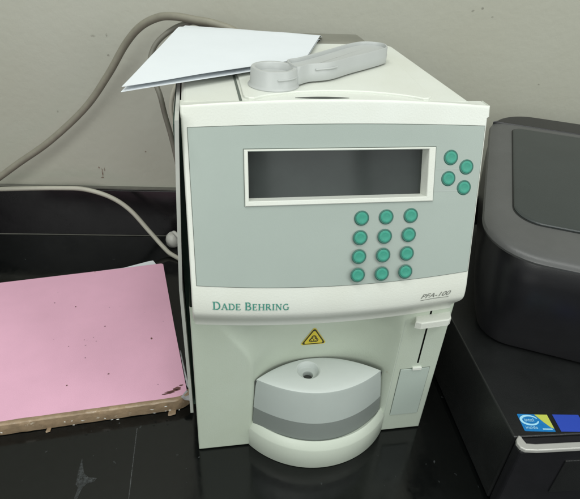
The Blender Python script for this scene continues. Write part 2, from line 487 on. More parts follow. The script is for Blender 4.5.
# top with a real port hole: ring mesh triangulated between outline and hole
HC = Vector((.1153, .0212)); HR = .0112
top = cov(1.0, .0990, .0004)
def crown(x, y): return .0990+.0012*(1-min(1, (((x-.126)/.066)**2+((y-.014)/.03)**2)))
bm = bmesh.new(); ang = []
outer = [Vector((p.x, p.y)) for p in top]
N = 96
def ray(a):
    d = Vector((math.cos(a), math.sin(a))); best = None
    for i in range(len(outer)):
        p, q = outer[i], outer[(i+1) % len(outer)]; e = q-p
        den = d.x*e.y-d.y*e.x
        if abs(den) < 1e-12: continue
        w = p-HC; t = (w.x*e.y-w.y*e.x)/den; s = (w.x*d.y-w.y*d.x)/den
        if t > 0 and -1e-6 <= s <= 1+1e-6: best = t if best is None else min(best, t)
    return best
import_angles = sorted(set([round(math.atan2(p.y-HC.y, p.x-HC.x), 6) for p in outer]+[round(-math.pi+2*math.pi*k/N, 6) for k in range(N)]))
rowsv = []
for t in (0, .004, .10, .25, .45, .7, .9, 1):
    row = []
    for a in import_angles:
        R = ray(a); r = HR+.0012*(1 if t > 0 else 0)+(R-HR-.0012)*(t if t > .004 else 0)
        x, y = HC.x+r*math.cos(a), HC.y+r*math.sin(a)
        z = .0990 if t == 1 else crown(x, y)
        if t == 0: z -= .0009
        row.append(bm.verts.new((x, y, z)))
    rowsv.append(row)
n = len(import_angles)
for a, b in zip(rowsv, rowsv[1:]):
    for k in range(n): bm.faces.new((a[k], a[(k+1) % n], b[(k+1) % n], b[k]))
tp = part(an, from_bm('sample_cover_top', bm, M['cover'], None, True))
Mh = Matrix.Translation((HC.x, HC.y, 0))
zt = crown(HC.x, HC.y)-.0008
bm = lathe_bm([(HR+.0002, zt), (HR, zt-.0004), (HR-.0003, zt-.0010), (HR-.0006, zt-.0054), (HR-.0010, zt-.0060), (HR-.0018, zt-.0063), (.0062, zt-.0064), (.0056, zt-.0066), (.0053, zt-.0070), (.0051, zt-.0078), (.0050, zt-.0180), (0, zt-.0180)], Mh, 48)
pt = from_bm('sample_port', bm, M['cover'], None, True); pt.parent = tp
hb = from_bm('port_well', lathe_bm([(0, zt-.0120), (.0049, zt-.0120), (.0049, zt-.0125), (0, zt-.0125)], Mh, 24), M['darkslot']); hb.parent = tp
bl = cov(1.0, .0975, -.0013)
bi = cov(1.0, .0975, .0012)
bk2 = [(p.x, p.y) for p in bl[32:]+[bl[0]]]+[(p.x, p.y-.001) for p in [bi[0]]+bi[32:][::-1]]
part(an, from_bm('cover_gap_shade', prism_bm(bk2, .045, .0976), M['darkslot']))  # solid dark strip, paints the shade between cover and bay wall

# --- lettering -------------------------------------------------------------
def stroke_letters(word_specs, h, place, m, name):
    """simple roman capitals from strokes: thick and thin stems plus slab serifs"""
    TK, TN, SF = .17, .085, .07
    def seg(a, b, w): return ('s', a, b, w)
    def arcs(cx, cy, rx, ry, a0, a1, w, n=12): return [seg((cx+rx*math.cos(math.radians(a0+(a1-a0)*i/n)), cy+ry*math.sin(math.radians(a0+(a1-a0)*i/n))), (cx+rx*math.cos(math.radians(a0+(a1-a0)*(i+1)/n)), cy+ry*math.sin(math.radians(a0+(a1-a0)*(i+1)/n))), w) for i in range(n)]
    def serif(x, y, w=.30): return seg((x-w/2, y), (x+w/2, y), SF)
    Lt = {
     'D': (.86, [seg((.16, 0), (.16, 1), TK), serif(.14, .035), serif(.14, .965), seg((.1, .035), (.42, .035), TN), seg((.1, .965), (.42, .965), TN)]+arcs(.40, .5, .36, .465, -90, 90, .14)),
     'A': (.88, [seg((.10, 0), (.42, 1), TN), seg((.42, 1), (.76, 0), TK), seg((.22, .34), (.64, .34), TN), serif(.10, .035), serif(.76, .035)]),
     'E': (.72, [seg((.16, 0), (.16, 1), TK), seg((.05, .035), (.62, .035), TN), seg((.05, .965), (.60, .965), TN), seg((.16, .52), (.48, .52), TN), seg((.62, 0), (.62, .22), SF), seg((.60, .80), (.60, 1), SF), seg((.48, .42), (.48, .62), SF)]),
     'B': (.76, [seg((.16, 0), (.16, 1), TK), seg((.05, .035), (.38, .035), TN), seg((.05, .965), (.36, .965), TN), seg((.16, .53), (.38, .53), TN)]+arcs(.36, .75, .22, .215, -90, 90, .13)+arcs(.38, .28, .27, .245, -90, 90, .14)),
     'H': (.92, [seg((.17, 0), (.17, 1), TK), seg((.74, 0), (.74, 1), TK), seg((.17, .52), (.74, .52), TN), serif(.17, .035), serif(.17, .965), serif(.74, .035), serif(.74, .965)]),
     'R': (.82, [seg((.16, 0), (.16, 1), TK), seg((.05, .965), (.36, .965), TN), seg((.16, .50), (.38, .50), TN), serif(.16, .035)]+arcs(.36, .733, .23, .232, -90, 90, .13)+[seg((.38, .50), (.72, .03), TK), serif(.74, .035, .16)]),
     'I': (.40, [seg((.19, 0), (.19, 1), TK), serif(.19, .035), serif(.19, .965)]),
     'N': (.92, [seg((.15, 0), (.15, 1), TN), seg((.15, .97), (.74, .03), TK), seg((.74, 0), (.74, 1), TN), serif(.15, .035), serif(.10, .965, .2), serif(.74, .965)]),
     'G': (.90, arcs(.46, .5, .36, .465, 50, 335, .13, 18)+[seg((.74, .05), (.74, .46), .13), serif(.74, .46), seg((.69, .78), (.69, 1), SF)]),
    }
    bm = bmesh.new(); x = 0; lift = 0
    quads = []
    for ch, sc in word_specs:
        if ch == ' ': x += .45; continue
        w, st = Lt[ch]
        for _, a, b, wd in st:
            a, b = Vector(a), Vector(b); d = (b-a); Ln = d.length; d = d/Ln if Ln else Vector((1, 0)); nn = Vector((-d.y, d.x))*wd/2
            e = d*0.01
            quads.append([( (x+q.x*sc), q.y*sc) for q in (a-nn-e, b-nn+e, b+nn+e, a+nn-e)])
        x += w*sc+.08
    total = x
    for i, q in enumerate(quads):
        bm.faces.new([bm.verts.new(place(px/total, py*h, .00002*(i % 11))) for px, py in q])
    return part(an, from_bm(name, bm, m, None, False, True))
def chin_pt(x, z, h):
    y = bezel_y(z); e = .0005
    dy = (bezel_y(z+e)-bezel_y(z-e))/(2*e)
    nv = Vector((0, -1, dy)).normalized()
    return Vector((x, y, z+barrel(x, z)))+nv*h
spec = [('D', 1.22), ('A', 1), ('D', 1), ('E', 1), (' ', 1), ('B', 1.22), ('E', 1), ('H', 1), ('R', 1), ('I', 1), ('N', 1), ('G', 1)]
stroke_letters(spec, .0060, lambda u, v, l: chin_pt(.0200+.0660*u, .2130+v, .0004+l), M['print'], 'brand_lettering')

def text_bm(body, size, shear=0, spacing=1):
    cu = bpy.data.curves.new('t', 'FONT'); cu.body = body; cu.size = size; cu.shear = shear; cu.space_character = spacing
    cu.resolution_u = 3
    o = bpy.data.objects.new('t', cu); COL.objects.link(o)
    dg = bpy.context.evaluated_depsgraph_get(); me = bpy.data.meshes.new_from_object(o.evaluated_get(dg))
    bpy.data.objects.remove(o); bm = bmesh.new(); bm.from_mesh(me); bpy.data.meshes.remove(me); return bm
bm = text_bm('PFA-100', .0078, .45, 1.0)
bmesh.ops.subdivide_edges(bm, edges=[e for e in bm.edges if e.calc_length() > .002], cuts=2)
w = max(v.co.x for v in bm.verts)
for v in bm.verts:
    v.co = chin_pt(.2055+.0285*v.co.x/w, .2135+v.co.y*.8, .0004)
# underline swoosh
for k in range(12):
    xa, xb = .2060+.0022*k, .2060+.0022*(k+1)
    za = .2112+.0006*math.sin(k/12*3); zb = .2112+.0006*math.sin((k+1)/12*3)
    bm.faces.new([bm.verts.new(chin_pt(x, z, .0004)) for x, z in ((xa, za), (xb, zb), (xb, zb+.00045), (xa, za+.00045))])
part(an, from_bm('model_lettering', bm, M['greyprint'], None, False, True))

# --- biohazard sticker on the bay wall
def bay_pt(u, v, h):
    x, z = .1228+u, .1272+v
    y = YR+alcove(x, z); e = .001
    dyz = (alcove(x, z+e)-alcove(x, z-e))/(2*e)
    nv = Vector((0, -1, dyz)).normalized()
    return Vector((x, y, z))+nv*h
def tri(s, h, m, name, par=None, mid=(0, 0)):
    bm = bmesh.new(); P = [Vector((-.0135, -.0095)), Vector((.0135, -.0095)), Vector((0, .0135))]
    c = Vector((0, -.0018)); rr = []
    for p in P:                                  # rounded corners
        d = (p-c)*s*.90
        for k in (-1, 0, 1):
            a = math.atan2(d.y, d.x)+k*.10; L_ = d.length*(1 if k == 0 else .965)
            rr.append(c+Vector((math.cos(a), math.sin(a)))*L_)
    n = 8; rows = []
    for j in range(n+1):
        rows.append([bm.verts.new(bay_pt(*(c+(q-c)*(j/n if j else .001)), h)) for q in rr])
    for a, b in zip(rows, rows[1:]):
        for k in range(len(rr)): bm.faces.new((a[k], a[(k+1) % len(rr)], b[(k+1) % len(rr)], b[k]))
    return from_bm(name, bm, m)
hz = part(an, tri(1.04, .0005, M['yellow'], 'hazard_sticker'))
def child(par, o): o.parent = par; return o
child(hz, tri(.95, .0007, M['blackprint'], 'sticker_border'))
child(hz, tri(.78, .0009, M['yellow'], 'sticker_field'))
bm = bmesh.new()
def ring2(cx, cy, r0, r1, a0, a1, h, n=20):
    A = [math.radians(a0+(a1-a0)*i/n) for i in range(n+1)]
    for a, b in zip(A, A[1:]):
        bm.faces.new([bm.verts.new(bay_pt(cx+r*math.cos(t), cy+r*math.sin(t), h)) for r, t in ((r0, a), (r0, b), (r1, b), (r1, a))])
for k in range(3):
    a = 90+120*k; cx = .0027*math.cos(math.radians(a)); cy = -.0022+.0027*math.sin(math.radians(a))
    ring2(cx, cy, .0017, .0026, a-145, a+145, .0011)
ring2(0, -.0022, .0029, .0036, 0, 360, .00115, 28); ring2(0, -.0022, 0, .0007, 0, 360, .0012)
child(hz, from_bm('hazard_symbol', bm, M['blackprint']))

# ------------------------------------------------------------------ pale plastic holder on top
th = empty('tube_holder', (.12, .12, .3678), 'pale grey plastic holder with round cup end and oblong arm, on the analyser top', 'plastic holder')
ZB = .3680
cc = Vector((.0800, .1000)); cr = .0205
bm = lathe_bm([(0, ZB+.0010), (cr*.8, ZB), (cr+.0012, ZB), (cr+.0016, ZB+.0012), (cr-.0002, ZB+.0035), (cr-.0008, ZB+.0150), (cr-.0014, ZB+.0158), (cr-.0040, ZB+.0158), (cr-.0050, ZB+.0148), (cr-.0058, ZB+.0100), (0, ZB+.0095)],
              Matrix.Translation((cc.x, cc.y, 0)), 56)
part(th, from_bm('cup', bm, M['tool'], None, True))
outl = [(.0985, .0945), (.1120, .1040), (.1330, .1120), (.1570, .1330), (.1780, .1500), (.2000, .1690), (.2070, .1790), (.2080, .1930), (.1990, .2010), (.1840, .2010), (.1660, .1880), (.1450, .1670), (.1240, .1460), (.1060, .1290), (.0930, .1180)]
P = [Vector((p.x, p.y)) for p in catmull([(x, y, 0) for x, y in outl], 5, True)]
cen = sum(P, Vector((0, 0)))/len(P)
def inset(P, d):
    n = len(P); out = []
    for i in range(n):
        t = (P[(i+1) % n]-P[i-1]).normalized(); nn = Vector((-t.y, t.x)); out.append(P[i]+nn*d)
    return out
H = .0170
LL = []
for d, z in ((.0030, ZB+.0016), (.0006, ZB+.0018), (0, ZB+.0028), (.0002, ZB+H*.55), (.0006, ZB+H*.6), (.0006, ZB+H-.0008), (.0010, ZB+H), (.0021, ZB+H), (.0025, ZB+H-.0008), (.0025, ZB+H-.0032)):
    LL.append([Vector((q.x, q.y, z)) for q in inset(P, d)])
part(th, from_bm('arm', loft_bm(LL, True, True), M['tool'], None, True))
# shallow moulded rib on the cup wall
bm = tube_bm([(cc.x+(cr-.0002)*math.cos(math.radians(a)), cc.y+(cr-.0002)*math.sin(math.radians(a)), ZB+.0095) for a in range(-88, -25, 12)], .0007, 8)
part(th, from_bm('grip_rib', bm, M['tool'], None, True))
rb = [(x-.0004, y-.0004) for x, y in ((.118, .1065), (.1260, .1092), (.1330, .1120), (.1400, .1175))]
part(th, from_bm('grip_rib', tube_bm([(x, y, ZB+.0120) for x, y in rb], .0007, 8), M['tool'], None, True))

# ------------------------------------------------------------------ sheets of paper on the analyser
def sheet(name, A, Bp, Cp, D, zf, m, label, cat, group, seed, t=.0003, nu=26, nv=26):
    """quad A-D front edge, B-C back edge, zf(u,v) height"""
    bm = bmesh.new(); G = []
    for side in (0, 1):
        g = []
        for j in range(nv+1):
            v = j/nv
            g.append([])
            for i in range(nu+1):
                u = i/nu
                x = (A[0]*(1-u)+D[0]*u)*(1-v)+(Bp[0]*(1-u)+Cp[0]*u)*v
                y = (A[1]*(1-u)+D[1]*u)*(1-v)+(Bp[1]*(1-u)+Cp[1]*u)*v
                z = zf(u, v)+.0006*noise.noise(Vector((u*3+seed, v*3, 0)))
                g[-1].append(bm.verts.new((x, y, z-side*t)))
        G.append(g)
    for j in range(nv):
        for i in range(nu):
            bm.faces.new((G[0][j][i], G[0][j][i+1], G[0][j+1][i+1], G[0][j+1][i]))
            bm.faces.new((G[1][j][i], G[1][j+1][i], G[1][j+1][i+1], G[1][j][i+1]))
    def rim(a, b):
        for i in range(len(a)-1): bm.faces.new((a[i], a[i+1], b[i+1], b[i]))
    rim(G[0][0], G[1][0]); rim(G[0][-1], G[1][-1])
    rim([r[0] for r in G[0]], [r[0] for r in G[1]]); rim([r[-1] for r in G[0]], [r[-1] for r in G[1]])
    o = from_bm(name, bm, m, None, True); return tag(o, label, cat, group)
zf1 = lambda u, v: .3745+.0015*(1-u)*(1-v)-.006*ss(.82, 1, v)+.001*math.sin(u*3)
sheet('paper_sheet', (-.0412, .0655), (.004, .352), (.1670, .3030), (.1195, .1660), zf1, M['paper'],
      'bright white paper sheet lying uppermost on the left of the analyser top, overhanging its edge', 'paper', 'paper sheets on the analyser', 1)
zf2 = lambda u, v: .3718+.0008*(1-u)-.006*ss(.82, 1, v)
sheet('paper_sheet', (-.0420, .0635), (.004, .348), (.1650, .2980), (.1180, .1630), zf2, M['paper'],
      'lower white paper sheet whose front edge shows just beneath the uppermost sheet', 'paper', 'paper sheets on the analyser', 5)

# ------------------------------------------------------------------ pink folder on the bench, left
fo = empty('file_folder', (-.15, .2, 0), 'worn pink cardboard folder with taped brown front edge, lying on the black bench', 'folder')
FL, FR_, BR_, BL = (-.300, .0465), (-.0115, .0665), (-.0515, .3430), (-.3350, .3060)
def offs(poly, d): return poly
core = [(-.300, .0560), (-.0180, .0760), (-.0535, .3380), (-.3350, .3010)]
part(fo, from_bm('page_block', prism_bm(core, .0012, .0150), M['paperold']))
pk = [(-.302, .0500), (-.0250, .0695), (-.0150, .0735), (-.0120, .0790), (-.0300, .2000), (-.0500, .3440), (-.0530, .3460), (-.3360, .3090)]
bm = prism_bm(pk, .0152, .0172)
part(fo, from_bm('pink_cover', bm, M['pink']))
# taped edge wrapped over the front: lumpy strip
random.seed(7)
bm = bmesh.new(); rows = []
n = 120
for i in range(n+1):
    t = i/n; x = -.302+(.2965)*t; y = .0495+(.0195)*t
    if t > .93: y += .010*((t-.93)/.07)**2
    j = lambda s: .0007*noise.noise(Vector((x*90, s, 0)))
    k = lambda s: .0012*noise.noise(Vector((x*35, s+9, 0)))
    rows.append([bm.verts.new(p) for p in ((x, y+.012, .0010), (x, y+.0006+j(1), .0010+max(0, k(2))), (x, y-.0006+j(3)+k(1)*.5, .0060+j(4)), (x, y-.0006+j(5)+k(2)*.5, .0120), (x, y-.0002+j(6), .0166+j(7)*.4), (x, y+.0012+k(3)*.5, .0177+j(8)*.15), (x, y+.0042+k(5)*.9, .01775), (x, y+.012, .0150))])
for a, b in zip(rows, rows[1:]):
    for q in range(7): bm.faces.new((a[q], a[q+1], b[q+1], b[q]))
bm.faces.new(rows[0]); bm.faces.new(rows[-1][::-1])
part(fo, from_bm('taped_edge', bm, M['brown'], None, True))
# torn flakes of tape on the edge
for i in range(16):
    t = random.choice((random.uniform(.45, .75), random.uniform(.86, .97), random.random()))
    x = -.302+.29*t; y = .0465+.0195*t-.0008; z = random.uniform(.006, .0165); s = random.uniform(.0006, .0016)
    bm = bmesh.new()
    pts = [Vector((x+s*1.6*math.cos(a)*random.uniform(.6, 1.2), y-.0012-random.uniform(0, .0010), z+s*.6*math.sin(a)*random.uniform(.5, 1.2))) for a in [k*math.pi/3 for k in range(6)]]
    c = bm.verts.new(sum(pts, Vector())/6+Vector((0, -.0006, 0))); V = [bm.verts.new(p) for p in pts]
    for k in range(6): bm.faces.new((c, V[k], V[(k+1) % 6]))
    part(fo, from_bm('tape_flake', bm, M['paperold']))
# corner: clear plastic piece along right edge
bm = bmesh.new()
cps = [(-.0128, .082, .0176), (-.0090, .078, .0165), (-.0060, .070, .0120), (-.0080, .066, .0176), (-.0150, .0675, .0186), (-.0190, .072, .0184)]
rr = []
for x, y, z in cps: rr.append(bm.verts.new((x, y, z)))
bm.faces.new(rr)
r = bmesh.ops.extrude_face_region(bm, geom=bm.faces[:]); bmesh.ops.translate(bm, verts=[e for e in r['geom'] if isinstance(e, bmesh.types.BMVert)], vec=(0, 0, -.0006))
part(fo, from_bm('corner_tape', bm, M['clear']))
rp = [(-.0128, .090, .0172), (-.0085, .080, .0172), (-.0110, .096, .014), (-.0200, .150, .0150), (-.0215, .150, .0172)]
bm = bmesh.new(); f = bm.faces.new([bm.verts.new(p) for p in rp])
part(fo, from_bm('edge_tape', bm, M['clear']))
# brown stain at corner, small specks on pink
def blot(cx, cy, rx, ry, z, seed, m, name, ang=0, par=fo):
    bm = bmesh.new(); V = []
    for k in range(22):
        a = 2*math.pi*k/22; rr_ = 1+.45*noise.noise(Vector((math.cos(a)*1.5+seed, math.sin(a)*1.5, seed)))
        x, y = rx*rr_*math.cos(a), ry*rr_*math.sin(a)
        V.append(bm.verts.new((cx+x*math.cos(ang)-y*math.sin(ang), cy+x*math.sin(ang)+y*math.cos(ang), z)))
    bm.faces.new(V); o = from_bm(name, bm, m)
    return part(par, o) if par else o
random.seed(12)
for _ in range(15):
    x, y = random.uniform(-.20, -.03), random.uniform(.08, .33); q = random.uniform(.0003, .0009)
    if x > -.0115-.14*(y-.08)-.006: continue
    blot(x, y, q*random.uniform(.7, 1.6), q, .01732, x*777, M['pinkspeck'], 'stain_speck', random.uniform(0, 3))
for x, y, rx, ry in ((-.0280, .0830, .0095, .0016), (-.0240, .0860, .0045, .0022), (-.0190, .0905, .0025, .0012), (-.0330, .0800, .008, .0012), (-.0580, .175, .0011, .0018), (-.120, .205, .0012, .0008), (-.105, .118, .0012, .0009), (-.165, .25, .0012, .0009), (-.150, .105, .0008, .0012)):
    blot(x, y, rx, ry, .01735, x*1000, M['stain'], 'stain_speck', .2)
# white sheet peeping out at the back of the folder
bm = prism_bm([(-.210, .300), (-.0640, .3180), (-.0570, .3480), (-.0600, .3570), (-.0720, .3560), (-.1400, .3420), (-.215, .3290)], .0152, .0157)
bm.free()
bm = prism_bm([(-.220, .290), (-.0640, .300), (-.0620, .3500), (-.0665, .3590), (-.0740, .3570), (-.110, .3425), (-.215, .3270)], .0140, .0149)
tag(from_bm('paper_sheet', bm, M['paper']), 'white paper slip peeking out behind the back edge of the pink folder', 'paper')
# crumbs hanging below the taped edge
for x, y, s in ((-.163, .0590, .0026), (-.0290, .0662, .0034)):
    bm = box_bm(x-s, x+s*.8, y-.0040, y+.005, .0006, .0022, .0004, 2)
    for v in bm.verts: v.co += Vector((noise.noise(v.co*300), noise.noise(v.co*300+Vector((5, 0, 0))), 0))*.0030
    part(fo, from_bm('tape_flake', bm, M['brown']))

# ------------------------------------------------------------------ cables
tag(from_bm('cable', tube_bm([(-.42, .465, .045), (-.3212, .4550, .1042), (-.2604, .4488, .1467), (-.2072, .4433, .1840), (-.1477, .4373, .2366), (-.1076, .4282, .2868), (-.0788, .4202, .3293), (-.0555, .4078, .3550), (-.0306, .3952, .3693), (-.0086, .3829, .3732), (.0163, .3703, .3719), (.0408, .3577, .3700), (.0711, .3446, .3600), (.09, .345, .33), (.095, .35, .25)], .0050), M['cableA'], None, True),
    'thick grey cable arching up the wall and over behind the paper on the analyser', 'cable')
tag(from_bm('cable', tube_bm([(.06, .352, .345), (.0225, .3747, .3667), (.0034, .3867, .3639), (-.0166, .3937, .3536), (-.0356, .3906, .3377), (-.0440, .3820, .3192), (-.0400, .3564, .3029), (-.0322, .3350, .2874), (-.0279, .3346, .2613), (-.0224, .3341, .2340), (-.0170, .3340, .1979), (-.0120, .3338, .1598), (-.01, .335, .10), (.0, .345, .006)], .0034), M['cableB'], None, True),
    'thinner dark grey cable looping beside the paper edge and hanging behind the analyser', 'cable')
tag(from_bm('cable', tube_bm([(.02, .325, .325), (-.0007, .3228, .3138), (-.0140, .3236, .2960), (-.0190, .3240, .2715), (-.0158, .3237, .2448), (-.0115, .3234, .2170), (-.008, .323, .16), (0, .330, .08), (.02, .335, .02)], .0028), M['cableL'], None, True),
    'short pale cable hanging under the paper at the back left corner of the analyser', 'cable')
tag(from_bm('cable', tube_bm([(-.42, .480, .086), (-.3380, .4720, .0911), (-.2764, .4640, .0956), (-.2115, .4560, .0987), (-.1715, .4490, .0989), (-.1327, .4390, .0893), (-.1024, .4300, .0688), (-.0728, .4150, .0343), (-.0520, .4000, .0130), (-.0380, .3880, .0048), (-.0102, .3650, .0040), (.02, .345, .02)], .0037), M['cableL'], None, True),
    'pale cable lying along the skirting top and dropping to the bench behind the analyser', 'cable')
pg = empty('power_plug', (-.037, .42, 0), 'white rounded power plug on the bench behind the analyser, next to the pale cable', 'plug')
mt = Matrix.Translation((-.0370, .425, 0))
part(pg, from_bm('plug_body', lathe_bm([(0, .0004), (.009, .0004), (.0115, .004), (.0125, .012), (.0110, .019), (.0070, .0235), (0, .025)], mt, 28), M['plug'], None, True))
part(pg, from_bm('plug_cord', tube_bm([(-.037, .425, .022), (-.033, .42, .028), (-.02, .40, .022), (.0, .37, .008)], .003), M['plug'], None, True))

# ------------------------------------------------------------------ desktop computer (lying flat) and printer on it
pc = empty('desktop_computer', (.40, .10, 0), 'black desktop computer lying flat under the printer, with two blue stickers', 'computer')
ya = math.radians(3.8)
def PCm(lx, ly, z=0):                                  # local to world; front-left corner is the origin
    return Vector((.2892+lx*math.cos(ya)+ly*math.sin(ya), -.0830-lx*math.sin(ya)+ly*math.cos(ya), z))
PM = Matrix.Translation((.2892, -.0830, 0)) @ Matrix.Rotation(-ya, 4, 'Z')
def pcbox(name, x0, x1, y0, y1, z0, z1, m, bev=0, seg=2, par=pc, curve=0):
    bm = box_bm(x0, x1, y0, y1, z0, z1, bev, seg); bm.transform(PM)
    o = from_bm(name, bm, m)
    return part(par, o)
pcbox('case', 0, .338, .0008, .385, .004, .1000, M['pccase'], .0015)
fr_ = pcbox('front_panel', .001, .337, -.012, .0004, .004, .0965, M['prbody'], .003, 3)
# silver trim: bar along the top front edge, turned up at its corner
bm = prism_bm([(.0050, .0028), (.0010, -.0010), (-.0006, -.0050), (.0004, -.0100), (.0040, -.0130), (.0150, -.0142), (.324, -.0142), (.334, -.0120), (.339, -.0060), (.339, .0028), (.3355, .0028), (.3350, -.0040), (.330, -.0068), (.322, -.0072), (.0160, -.0072), (.0082, -.0060), (.0070, -.0020), (.0068, .0010)], .0970, .1006, .0010, 2)
bm.transform(PM); part(pc, from_bm('silver_trim', bm, M['silver']))
pcbox('top_strip', .0060, .3345, -.0078, .0002, .0960, .0996, M['prbody'], .0008)
pcbox('drive_door', .050, .200, -.0132, -.0115, .030, .080, M['pccase'], .0006)
for x in (.016, .32):
    for y in (.03, .35):
        bm = lathe_bm([(0, 0), (.010, 0), (.010, .0045), (0, .0045)], PM @ Matrix.Translation((x, y, .0003)), 18)
        part(pc, from_bm('rubber_foot', bm, M['black']))
def flat(pts, z, m, name, par=None):
    bm = bmesh.new(); bm.faces.new([bm.verts.new(p) for p in [(x, y, z) for x, y in pts]])
    r = bmesh.ops.extrude_face_region(bm, geom=bm.faces[:]); bmesh.ops.translate(bm, verts=[e for e in r['geom'] if isinstance(e, bmesh.types.BMVert)], vec=(0, 0, .00025))
    bm.transform(STM if par is None else PM); return from_bm(name, bm, m)
STM = PM @ Matrix.Translation((.0288, .0153, 0)) @ Matrix.Rotation(math.radians(-4), 4, 'Z') @ Matrix.Translation((-.0280, -.0294, 0))
st = part(pc, flat([(.0140, .0200), (.0420, .0195), (.0425, .0200), (.0425, .0385), (.0420, .0390), (.0135, .0395), (.0130, .0388), (.0130, .0205)], .1001, M['blue'], 'sticker'))
st['label'] = 'blue sticker with a pale ring and green corner'
s2 = part(pc, flat([(.0480, .0200), (.0740, .0200), (.0740, .0395), (.0480, .0395)], .1001, M['violet'], 'sticker'))
s2['label'] = 'deep blue sticker'
child(st, flat([(.0300, .0389), (.0355, .0300), (.0400, .0240), (.0424, .0230), (.0424, .0389)], .10036, M['lime'], 'sticker_corner'))
bm = bmesh.new()
for k in range(40):
    a0, a1 = math.radians(20+k*8.2), math.radians(20+(k+1)*8.2)
    w0, w1 = .0006+.0006*math.sin(math.pi*k/40), .0006+.0006*math.sin(math.pi*(k+1)/40)
    q = []
    for a, w, s in ((a0, w0, -1), (a1, w1, -1), (a1, w1, 1), (a0, w0, 1)):
        q.append(bm.verts.new((.0225+(.0082+s*w)*math.cos(a), .0322+(.0052+s*w)*math.sin(a), .10066)))
    bm.faces.new(q)
bm.transform(STM); child(st, from_bm('sticker_ring', bm, M['cyan']))
bm = text_bm('intel', .0058)
for v in bm.verts: v.co = STM @ Vector((.0172+v.co.x*.95, .0306+v.co.y, .10066))
child(st, from_bm('sticker_lettering', bm, M['cyan'], None, False))
bm = text_bm('inside', .0046)
for v in bm.verts: v.co = STM @ Vector((.0152+v.co.x*1.1, .0225+v.co.y, .10066))
child(st, from_bm('sticker_lettering', bm, M['cyan'], None, False))
bm = bmesh.new()
bm.faces.new([bm.verts.new(STM @ Vector(p)) for p in ((.0310, .0215, .10066), (.0405, .0215, .10066), (.0405, .0228, .10066), (.0310, .0228, .10066))])
child(st, from_bm('sticker_line', bm, M['cyan']))

# printer: rounded body on a slant
pr = empty('printer', (.47, .18, .1), 'black rounded printer with charcoal rim and flat lid, standing on the desktop computer', 'printer')
yp = math.radians(27.8)
PP = Matrix.Translation((.2784, .0363, 0)) @ Matrix.Rotation(-yp, 4, 'Z')
def rrect(x0, x1, y0, y1, r, n=10, rr=None):
    r = [r]*4 if not isinstance(r, (tuple, list)) else r
    out = []
    for cx, cy, a0, q in ((x0+r[0], y0+r[0], 180, r[0]), (x1-r[1], y0+r[1], 270, r[1]), (x1-r[2], y1-r[2], 0, r[2]), (x0+r[3], y1-r[3], 90, r[3])):
        for k in range(n+1):
            a = math.radians(a0+90*k/n); out.append((cx+q*math.cos(a), cy+q*math.sin(a)))
    return out
def zt_(y): return .2285+.0777*y                # lid slopes down towards the front
def prl(ins, z, sl=False, rad=(.061, .061, .05, .06)):
    return [PP @ Vector((x, y, (zt_(y)+z) if sl else z)) for x, y in rrect(ins, .44-ins, ins, .355-ins, [max(.004, q-ins) for q in rad])]
LLp = [prl(.030, .1012), prl(.026, .1030), prl(.018, .125), prl(.008, .165), prl(.004, -.030, True), prl(.004, -.006, True), prl(.0055, -.004, True)]
part(pr, from_bm('body', loft_bm(LLp), M['prbody'], None, True))
LLr = [prl(.0048, -.0042, True), prl(.0008, -.0036, True), prl(.0000, -.0010, True), prl(.0015, .0020, True), prl(.006, .0042, True), prl(.014, .0052, True), prl(.030, .0054, True)]
part(pr, from_bm('top_rim', loft_bm(LLr), M['prrim'], None, True))
def lid(ins, dz): return [PP @ Vector((x, y, zt_(y)+dz)) for x, y in rrect(.030+ins, .40-ins, .0585+ins, .300-ins, [.030, .030, .010, .012])]
part(pr, from_bm('lid_seam', loft_bm([lid(-.0012, .0050), lid(-.0012, .0057)]), M['black']))
part(pr, from_bm('lid_panel', loft_bm([lid(0, .0050), lid(0, .0066), lid(.0010, .0074), lid(.003, .0076)]), M['prlid'], None, False))
hp = [(x, y) for x, y in rrect(.004, .436, .003, .351, [.057, .057, .046, .056], 14) if y > .316]
hp = [(.004, .314)]+sorted(hp, key=lambda q: q[0])+[(.436, .314)]
hp = hp[::-1]
bm = prism_bm(hp, lambda x, y: zt_(y)-.002, lambda x, y: zt_(y)+.0064, .0012); bm.transform(PP)
part(pr, from_bm('hinge_bar', bm, M['prbody']))

# ------------------------------------------------------------------ setting
WA = math.radians(-5.825)
Wd = Vector((.10149, .99484, 0)); Wt = Vector((.99484, -.10149, 0)); Wo = Wd*.4482
def wall_mesh(name, d0, d1, z0, z1, m, t0=-2.2, t1=2.4, bev=0):
    bm = box_bm(t0, t1, d0, d1, z0, z1, bev)
    for v in bm.verts: v.co = Wt*v.co.x+Wd*(v.co.y)+Vector((0, 0, v.co.z))
    return from_bm(name, bm, m)
tag(wall_mesh('wall', .4600, .56, -.02, 1.9, M['wall']), kind='structure')
tag(wall_mesh('skirting', .4482, .4598, .0012, .0880, M['skirt'], bev=.0008), kind='structure')
tag(wall_mesh('skirting_grout', .4520, .4599, .0882, .0905, M['edge']), kind='structure')
tag(wall_mesh('bench_grout', .4468, .4481, .0003, .0014, M['edge']), kind='structure')
bm = box_bm(-1.6, 1.8, -1.4, .75, -.04, 0, .001, 1)
for v in bm.verts:
    v.co = Vector((v.co.x, min(v.co.y, (.4600-.10149*v.co.x)/.99484), v.co.z))
tag(from_bm('benchtop', bm, M['table']), kind='structure')

